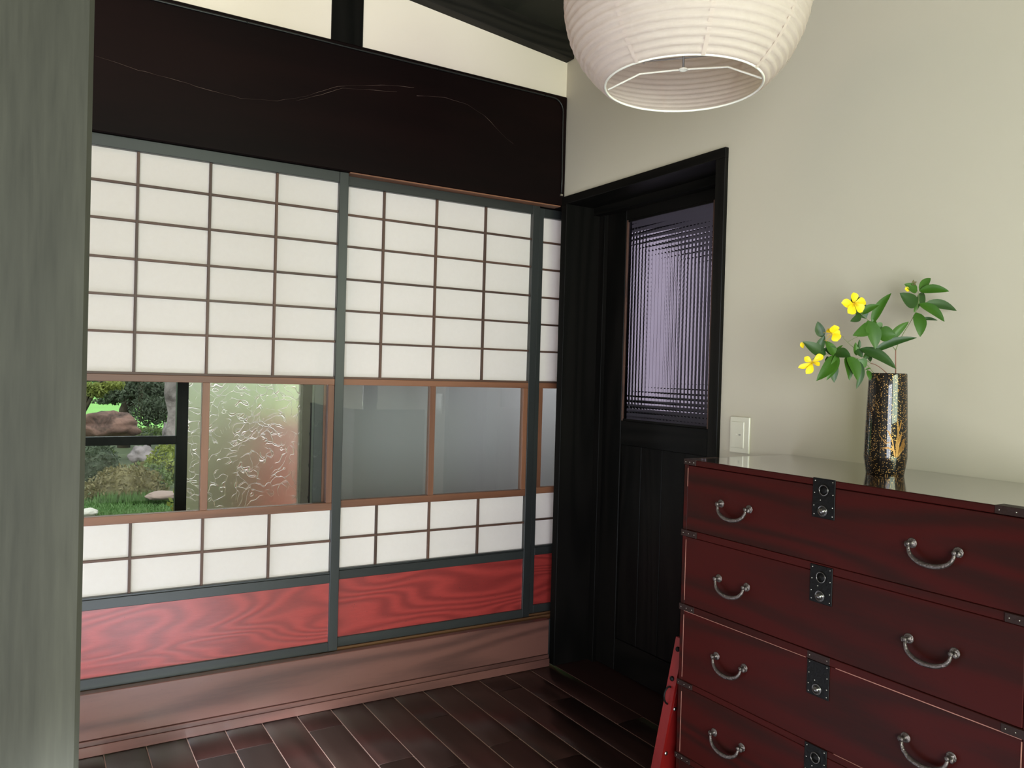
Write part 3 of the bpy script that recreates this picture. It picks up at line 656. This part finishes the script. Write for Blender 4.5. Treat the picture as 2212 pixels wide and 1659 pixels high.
def flower(c, petals, par, depth=.02, stamens=None):
    fo = B().ball(fp(c[0], c[1], depth), .0028, 2).obj('flower', 'stamen', par)
    for px, py, w_, dd in petals: leaf(c, (c[0] + (px - c[0]) * 1.06, c[1] + (py - c[1]) * 1.06), w_, fo, 'petal', depth, depth + dd, .25, 'petal', True)
    sb = B(); cc = fp(c[0], c[1], depth); random.seed(int(c[0]))
    for k in range(26):
        if stamens: e = fp(stamens[0] + random.uniform(-28, 22), stamens[1] + random.uniform(-48, 48), depth + random.uniform(-.006, .012))
        else: e = cc + CR * random.uniform(-.008, .008) + CU * random.uniform(-.008, .008) - CF * .012
        sb.tube([cc, cc.lerp(e, .5) + Vector((0, 0, .001)), e], .00022, 3); sb.ball(e, .0007, 1)
    sb.obj('stamens', 'stamen', fo)
vl = Vector(VT)
f1 = empty('flowering_branch', vl, 'tall twig with yellow flower and leafy tops leaning both ways above the vase', 'flower', 'yellow flowering branches in the vase')
stem([(955, 1150, -.01), (948, 900), (945, 820), (944, 700), (945, 650)], .0017, .0012, f1, 'twig')
stem([(945, 650), (965, 600), (1000, 530), (1045, 460), (1095, 370), (1112, 290), (1108, 230), (1085, 208)], .001, .0005, f1)
stem([(945, 655), (925, 625), (890, 580), (830, 500), (775, 460), (735, 425), (690, 385), (650, 350)], .001, .0005, f1)
for a, c, w_, m_, d0, d1 in [((1098, 325), (945, 250), 72, 'leafd', 0, .02), ((1115, 230), (1226, 128), 42, 'leaf', 0, -.02), ((1112, 228), (1280, 240), 50, 'leaf', 0, .03), ((1150, 318), (1398, 366), 50, 'leafd', 0, -.01),
                             ((1108, 318), (1247, 455), 56, 'leaf', .002, .03), ((1105, 330), (1178, 235), 58, 'leafd', -.004, -.02), ((1095, 270), (1075, 385), 34, 'leaf', -.003, 0), ((1090, 382), (1090, 560), 60, 'leaf', .002, .02), ((1108, 432), (1245, 438), 18, 'leafd', 0, 0),
                             ((1100, 225), (992, 182), 54, 'leaf', 0, .01),
                             ((775, 462), (927, 240), 46, 'leaf', 0, -.01), ((737, 425), (660, 236), 72, 'leafd', -.004, -.02), ((700, 392), (812, 330), 40, 'leaf', 0, .01), ((692, 395), (594, 450), 38, 'leafd', 0, .02),
                             ((760, 465), (600, 552), 62, 'leaf', .002, .03), ((735, 440), (772, 645), 74, 'leaf', .006, .02), ((778, 470), (828, 530), 74, 'leaf', .002, 0), ((820, 540), (918, 545), 78, 'leaf', 0, .02), ((785, 455), (800, 440), 30, 'leaf', 0, 0),
                             ((893, 590), (1038, 448), 44, 'leaf', 0, 0), ((778, 664), (1053, 567), 42, 'leafd', .004, .03)]:
    leaf(a, c, w_, f1, m_, d0, d1)
flower((618, 325), [(612, 250, 62, .004), (522, 322, 58, .012), (562, 392, 66, .014), (672, 382, 62, .004), (708, 312, 52, -.006)], f1)
leaf((1035, 222), (992, 218), 34, f1, 'petal', .01, .012, .2, 'bud', True)
for tx, ty in ((1060, 150), (1045, 185), (1082, 165), (1075, 190)): leaf((1062, 178), (tx, ty), 12, f1, 'f_brown', .004, .01, .1, 'sepal')
f2 = empty('flowering_branch', vl, 'low branch with drooping yellow flower and bud at its far left tip', 'flower', 'yellow flowering branches in the vase')
stem([(870, 1000, -.01), (820, 880), (800, 832), (775, 800), (740, 755), (690, 715), (600, 692), (510, 687), (430, 675), (385, 690), (330, 730)], .0011, .0005, f2)
for a, c, w_, m_, d0, d1 in [((445, 682), (268, 592), 66, 'leafd', 0, .01), ((505, 672), (598, 700), 62, 'leafd', 0, .02), ((530, 660), (430, 640), 50, 'leafd', -.002, 0), ((505, 690), (343, 872), 62, 'leaf', .002, .03), ((508, 690), (437, 585), 64, 'leaf', .002, 0), ((520, 680), (425, 868), 40, 'leaf', .006, .02),
                             ((452, 695), (492, 884), 58, 'leafd', 0, .01), ((420, 560), (386, 446), 50, 'leafd', 0, 0), ((390, 672), (425, 548), 42, 'leafd', 0, .01), ((598, 692), (645, 870), 70, 'leaf', .002, .02), ((585, 700), (600, 868), 44, 'leaf', 0, .01), ((645, 790), (672, 712), 52, 'leafd', -.002, 0),
                             ((505, 690), (592, 612), 16, 'leaf', 0, -.02), ((690, 735), (650, 928), 36, 'leafd', .002, .01), ((680, 720), (730, 775), 50, 'leaf', 0, 0), ((742, 795), (748, 870), 26, 'leaf', 0, .01), ((770, 780), (724, 796), 9, 'twigleaf', 0, 0)]:
    leaf(a, c, w_, f2, 'leaf' if m_ == 'twigleaf' else m_, d0, d1)
flower((325, 742), [(398, 694, 44, .0), (276, 706, 40, -.004), (226, 776, 34, .004), (270, 818, 46, .012), (362, 766, 40, .01)], f2)
leaf((282, 640), (262, 596), 32, f2, 'petal', .0, .004, .3, 'bud', True)
f3 = empty('flowering_branch', vl, 'middle branch carrying a side-on yellow flower with long stamens', 'flower', 'yellow flowering branches in the vase')
stem([(900, 1000, -.01), (895, 860), (885, 820), (840, 780), (800, 755), (765, 745)], .0013, .0009, f3, 'twig')
stem([(770, 748), (730, 720), (680, 660), (640, 630), (600, 595), (560, 552), (535, 520), (510, 500)], .0008, .0004, f3)
stem([(600, 595), (650, 565), (700, 545), (790, 515), (835, 500)], .0005, .0003, f3)
stem([(540, 548), (575, 556)], .0004, .0003, f3, 'twig')
for a, c, w_, m_, d0, d1 in [((680, 642), (907, 788), 66, 'leafd', .004, .03), ((662, 690), (657, 595), 34, 'leaf', 0, 0), ((683, 642), (686, 575), 20, 'leafd', 0, 0), ((655, 645), (692, 705), 36, 'leafd', 0, .01), ((748, 700), (765, 735), 30, 'leafd', 0, 0), ((715, 715), (775, 660), 30, 'leaf', 0, 0)]:
    leaf(a, c, w_, f3, m_, d0, d1)
flower((468, 535), [(465, 482, 66, .012), (505, 520, 56, -.01), (488, 590, 62, .01), (515, 555, 60, .0), (440, 510, 40, -.01)], f3, .022, (438, 545))

# ================================================================ LANTERN
LC = Vector((-.712, -1.501, 2.105)); RA, RC = .270, .25
la = empty('paper_lantern', LC, 'large round white paper lantern hanging open-bottomed in front of the right wall', 'lamp')
b = B(); t = b.bm; NA = 96; rings = []
phi0, phi1 = -math.asin(.762), math.asin(.86); NR = 27
tot = NR * 4; random.seed(3)
for j in range(tot + 1):
    ph = phi0 + (phi1 - phi0) * j / tot; u = (j % 4) / 4
    bulge = .0042 * math.sin(math.pi * u) ** .8 if j % 4 else -.0008
    rowv = []
    for i in range(NA):
        th = 2 * math.pi * i / NA; k = 1 + .004 * noise.noise(Vector((math.cos(th) * 2, math.sin(th) * 2, ph * 6)))
        wig = .0016 * noise.noise(Vector((math.cos(th) * 9, math.sin(th) * 9, ph * 22)))
        wob = .006 * math.sin(th + 1.1) * math.cos(ph)       # the rib spiral does not run quite level
        r = (RA * math.cos(ph) + bulge * math.cos(ph)) * k + wig
        rowv.append(t.verts.new((LC.x + r * math.cos(th), LC.y + r * math.sin(th), LC.z + (RC + bulge) * math.sin(ph) + wob * (0 if j < 4 else 1) * min(1, (j - 3) / 16 if j > 3 else 0))))
    rings.append(rowv)
for p, q in zip(rings, rings[1:]):
    for i in range(NA): f = t.faces.new((p[i], p[(i + 1) % NA], q[(i + 1) % NA], q[i])); f.smooth = True
b.obj('paper_shade', 'lantern', la)
rr = RA * math.cos(phi0); zr = LC.z + RC * math.sin(phi0)
def circ(c, r, n, ax='z'): return [Vector(c) + Vector((r * math.cos(a), r * math.sin(a), 0)) for a in [2 * math.pi * i / n for i in range(n)]]
B().tube(circ((LC.x, LC.y, zr), rr, 72), .0026, 8, True).obj('bottom_ring', 'white_wire', la)
B().tube(circ((LC.x, LC.y, LC.z + RC * math.sin(phi1)), RA * math.cos(phi1), 48), .0022, 6, True).obj('top_ring', 'white_wire', la)
for k in range(8):   # pasted seams of the paper gores
    th0 = math.atan2(-CF.y, -CF.x) + .02 + k * math.pi / 4; sb = B(); prevp = None
    for j in range(0, tot + 1, 2):
        ph = phi0 + (phi1 - phi0) * j / tot; r = RA * math.cos(ph) + .0042; z = LC.z + (RC + .0035) * math.sin(ph)
        hw = .0045 / max(r, .05); pr = [sb.bm.verts.new((LC.x + r * math.cos(th0 + s_ * hw), LC.y + r * math.sin(th0 + s_ * hw), z)) for s_ in (-1, 1)]
        if prevp: f = sb.bm.faces.new((prevp[0], prevp[1], pr[1], pr[0])); f.smooth = True
        prevp = pr
    sb.obj('paper_seam', 'lantern', la)
def lp(px, py, dz): return LC + CR * ((px - 1488) / 955.) + Vector((0, 0, dz))
# bent wire across the opening with a small loop, hung from the fitting above
hx = (CR * .96 - Vector((CF.x, CF.y, 0)) * .28); hx.z = 0; hx.normalize()
ctr = Vector((LC.x, LC.y, 0))
B().tube([ctr + hx * u + Vector((0, 0, z)) for u, z in ((-rr + .004, zr + .003), (-.098, zr + .034), (-.02, zr + .036), (.02, zr + .036), (.098, zr + .034), (rr - .004, zr + .003))], .0022, 8).obj('cross_wire', 'white_wire', la)
B().tube([ctr + Vector((.0085 * math.cos(a), .0085 * math.sin(a), zr + .036)) for a in [2 * math.pi * i / 18 for i in range(18)]], .002, 6, True).obj('wire_loop', 'white_wire', la)
B().tube([ctr + hx * u + Vector((0, 0, z)) for u, z in ((-.09, zr + .056), (-.088, zr + .062), (0, zr + .062), (.07, zr + .064))], .0018, 6).obj('fitting_wire', 'grey_wire', la)
B().tube([ctr + Vector((0, 0, zr + .037)), ctr + Vector((0, 0, zr + .12)), ctr + Vector((0, 0, LC.z + .1))], .0026, 8).obj('fitting_rod', 'grey_wire', la)
B().lathe([(.02, 0), (.022, .02), (.018, .06), (.006, .075)], ctr + Vector((0, 0, LC.z + .1)), 24).obj('socket', 'white_wire', la)
tr_z = LC.z + RC * math.sin(phi1)
B().tube([ctr + Vector((RA * math.cos(phi1) * s_, 0, tr_z)) for s_ in (-1, -.3, .3, 1)], .002, 6).obj('top_wire', 'white_wire', la)
B().tube([ctr + Vector((0, 0, LC.z + .17)), ctr + Vector((0, 0, 2.78))], .003, 8).obj('cord', 'white_wire', la)

# ================================================================ GARDEN
GZ = -.35
gd = empty('garden_ground', (0, 8, GZ), 'mossy garden ground with bright lawn behind, seen through the glass', 'ground', kind='structure')
bx(-22, 22, 1.3, 14.5, GZ - .1, GZ).obj('moss_ground', 'soil', gd); 
b = B(); t = b.bm; v = [t.verts.new(p) for p in ((-40, 14.5, GZ), (40, 14.5, GZ), (40, 60, GZ + 1.5), (-40, 60, GZ + 1.5))]; t.faces.new(v); b.obj('lawn', 'lawn', gd)
def foliage(b, c, rad, n, ls, seed=0, shell=.75):
    rnd = random.Random(seed); t = b.bm
    for _ in range(n):
        d = Vector((rnd.gauss(0, 1), rnd.gauss(0, 1), rnd.gauss(0, 1))).normalized(); k = rnd.uniform(shell, 1.05) * (1 + .22 * noise.noise(d * 2.5 + Vector((seed, 0, 0))))
        p = Vector(c) + Vector((d.x * rad[0], d.y * rad[1], d.z * rad[2])) * k
        a = Vector((rnd.gauss(0, 1), rnd.gauss(0, 1), rnd.gauss(0, .6) + .2)).normalized(); q = a.orthogonal().normalized(); q.rotate(Matrix.Rotation(rnd.uniform(0, 6.28), 3, a)); r_ = a.cross(q)
        l, w_ = ls * rnd.uniform(.7, 1.3), ls * rnd.uniform(.3, .5)
        t.faces.new([t.verts.new(p + q * l), t.verts.new(p + r_ * w_), t.verts.new(p - q * l), t.verts.new(p - r_ * w_)])
def shrub(name, px, py, Y, rad, n, ls, mat, label, seed, cat='shrub'):
    c = at_y(px, py, Y); r = empty(name, (c.x, c.y, GZ), label, cat, 'garden plants seen through the glass')
    b = B(); foliage(b, c, rad, n, ls, seed); o = b.obj('foliage', mat, r); o['kind'] = 'stuff'
    B().ball(c - Vector((0, 0, .05 * rad[2])), 1, 3, .35, (rad[0] * .84, rad[1] * .84, rad[2] * .84), seed).obj('inner_branches', 'f_dark' if mat != 'f_brown' else 'f_brown', r)
    B().tube([(c.x, c.y, GZ - .02), (c.x + .02, c.y, c.z)], [.05, .03], 6).obj('stem', 'darkbark', r)
    return r
shrub('azalea_bush', 272, 1056, 7.5, (.42, .3, .27), 2600, .026, 'f_brown', 'olive brown azalea mound low in the garden view', 1)
shrub('azalea_bush', 362, 1008, 9.0, (.27, .3, .32), 2000, .028, 'f_yel', 'yellow green rounded bush beside the window frame', 2)
shrub('azalea_bush', 318, 1040, 8.25, (.28, .25, .24), 1600, .028, 'f_mid', 'mid green bush below the pale boulder', 3)
shrub('dark_shrub', 205, 1010, 9.3, (.30, .3, .36), 2200, .028, 'f_dark', 'dark green shrub at the left of the garden view under the reddish boulder', 4)
shrub('low_shrub', 320, 940, 12.0, (.42, .3, .12), 1400, .035, 'f_mid', 'light green low shrub in front of the dark garden trees', 5)
shrub('low_shrub', 215, 976, 10.2, (.18, .2, .09), 500, .03, 'f_mid', 'bright green tuft right under the window crossbar', 6)
def rock(px, py, Y, sc, mat, label, seed, jit=.35):
    c = at_y(px, py, Y); o = B().ball(c, 1, 4, jit, sc, seed).obj('boulder', mat); tag(o, label, 'rock', 'garden rocks seen through the glass'); return o
rock(222, 918, 11.2, (.52, .35, .21), 'rock_red', 'long reddish brown boulder at the left of the garden view', 3)
rock(307, 984, 10.2, (.17, .16, .15), 'rock_grey', 'pale grey rounded boulder in the middle of the garden view', 5)
rock(286, 1016, 8.9, (.1, .1, .06), 'rock_grey', 'small grey stone half buried in the azaleas', 8)
rock(356, 1070, 6.9, (.2, .16, .05), 'gravel', 'flat pinkish stone at the lower right of the garden view', 9, .15)
rock(190, 1107, 6.3, (.09, .08, .045), 'stone', 'small white stone at the lower left corner of the garden view', 11, .2)
rock(358, 932, 11.6, (.05, .1, .14), 'rock_grey', 'narrow grey stone standing at the foot of the pale trunk', 12)
# ground cover
b = B(); rnd = random.Random(5); t = b.bm
for _ in range(9000):
    px, py = rnd.uniform(150, 470), rnd.uniform(1074, 1125); d = ray(px, py); p = CAM + d * ((GZ - CAM.z) / d.z); h = rnd.uniform(.04, .13) * (1.3 if 205 < px < 330 and py < 1095 else .5)
    a = rnd.uniform(0, 6.28); q = Vector((math.cos(a), math.sin(a), 0)) * .012; l_ = Vector((rnd.gauss(0, .03), rnd.gauss(0, .03), h))
    t.faces.new([t.verts.new(p - q), t.verts.new(p + q), t.verts.new(p + l_)])
gc = b.obj('ground_cover', 'f_fern'); tag(gc, 'bright green ferny ground cover along the bottom of the garden view', 'plants', kind='stuff')
# trees
def tree(label, trunk, crowns, mat, seed, barkm='darkbark', r0=.12):
    base = trunk[0]; r = empty('garden_tree', base, label, 'tree', 'garden trees seen through the glass')
    B().tube(trunk, [r0 * (1 - .5 * i / max(1, len(trunk) - 1)) for i in range(len(trunk))], 10).obj('trunk', barkm, r)
    b = B()
    for i, (c, rad, n, ls) in enumerate(crowns):
        foliage(b, c, rad, n, ls, seed + i, .2); 
        q = B(); q.tube([trunk[-1].lerp(trunk[0], .4), (trunk[-1] + Vector(c)) / 2 + Vector((0, 0, .1)), Vector(c)], [.04, .03, .015], 6).obj('branch', barkm, r)
    o = b.obj('foliage', mat, r); o['kind'] = 'stuff'; return r
P = lambda px, py, Y: at_y(px, py, Y)
tree('dark evergreen tree filling the top middle of the garden view', [Vector((P(268, 930, 14).x, 14, GZ)), P(268, 885, 14), P(285, 840, 14)],
     [(P(310, 842, 14), (.8, .5, .3), 4200, .045), (P(330, 888, 13.4), (.42, .3, .3), 2600, .036), (P(255, 850, 14.2), (.35, .3, .2), 1200, .04), (P(350, 850, 14.5), (.5, .5, .4), 2400, .045), (P(228, 868, 14.2), (.25, .2, .05), 300, .035)], 'f_dark', 21)
tree('young pine with bright yellow green needles at the top left of the garden view', [Vector((P(150, 930, 12).x, 12, GZ)), P(170, 880, 12), P(190, 840, 12)],
     [(P(206, 842, 12), (.2, .2, .13), 1600, .035), (P(243, 832, 12), (.2, .2, .07), 800, .035)], 'f_yel', 31, r0=.05)
tk = empty('pale_trunk_tree', (P(375, 930, 10.5).x, 10.5, GZ), 'pale lichened tree trunk just left of the dark window frame', 'tree', 'garden trees seen through the glass')
TK = [Vector((P(376, 930, 10.5).x, 10.5, GZ)), P(376, 935, 10.5), P(376, 890, 10.5), P(372, 850, 10.5), P(372, 810, 10.5), P(368, 700, 10.5), P(360, 500, 10.5)]
B().tube(TK, [.16, .12, .09, .12, .1, .09, .07], 14).obj('trunk', 'bark', tk)
b = B(); foliage(b, P(360, 470, 10.5), (1.6, 1.2, .7), 2500, .09, 44, .1); b.obj('foliage', 'f_mid', tk)['kind'] = 'stuff'
# wooden props under the dark tree
for px in (236, 262, 330):
    pass
hd = empty('hedge', (0, 34, GZ), 'tall hedge far behind the lawn', 'hedge')
for k in range(9):
    b = B(); foliage(b, (-20 + k * 5, 38, 1.8), (3.2, 1.2, 2.2), 700, .3, 60 + k, .5); b.obj('foliage', 'f_dark', hd)['kind'] = 'stuff'
    B().ball((-20 + k * 5, 38, 1.8), 1, 3, .3, (2.9, 1., 2.), k).obj('inner_branches', 'f_dark', hd)
# things seen blurred through the wavy glass
shrub('leafy_bush', 500, 1020, 3.2, (.4, .3, .5), 2600, .035, 'f_yel', 'pale green bush blurred behind the wavy glass', 71)
cw2 = bx(-.70, 1.6, 2.3, 2.4, GZ, .93).obj('clay_wall', 'terra'); tag(cw2, 'reddish clay wall blurred behind the right side of the wavy glass', 'wall', kind='structure')
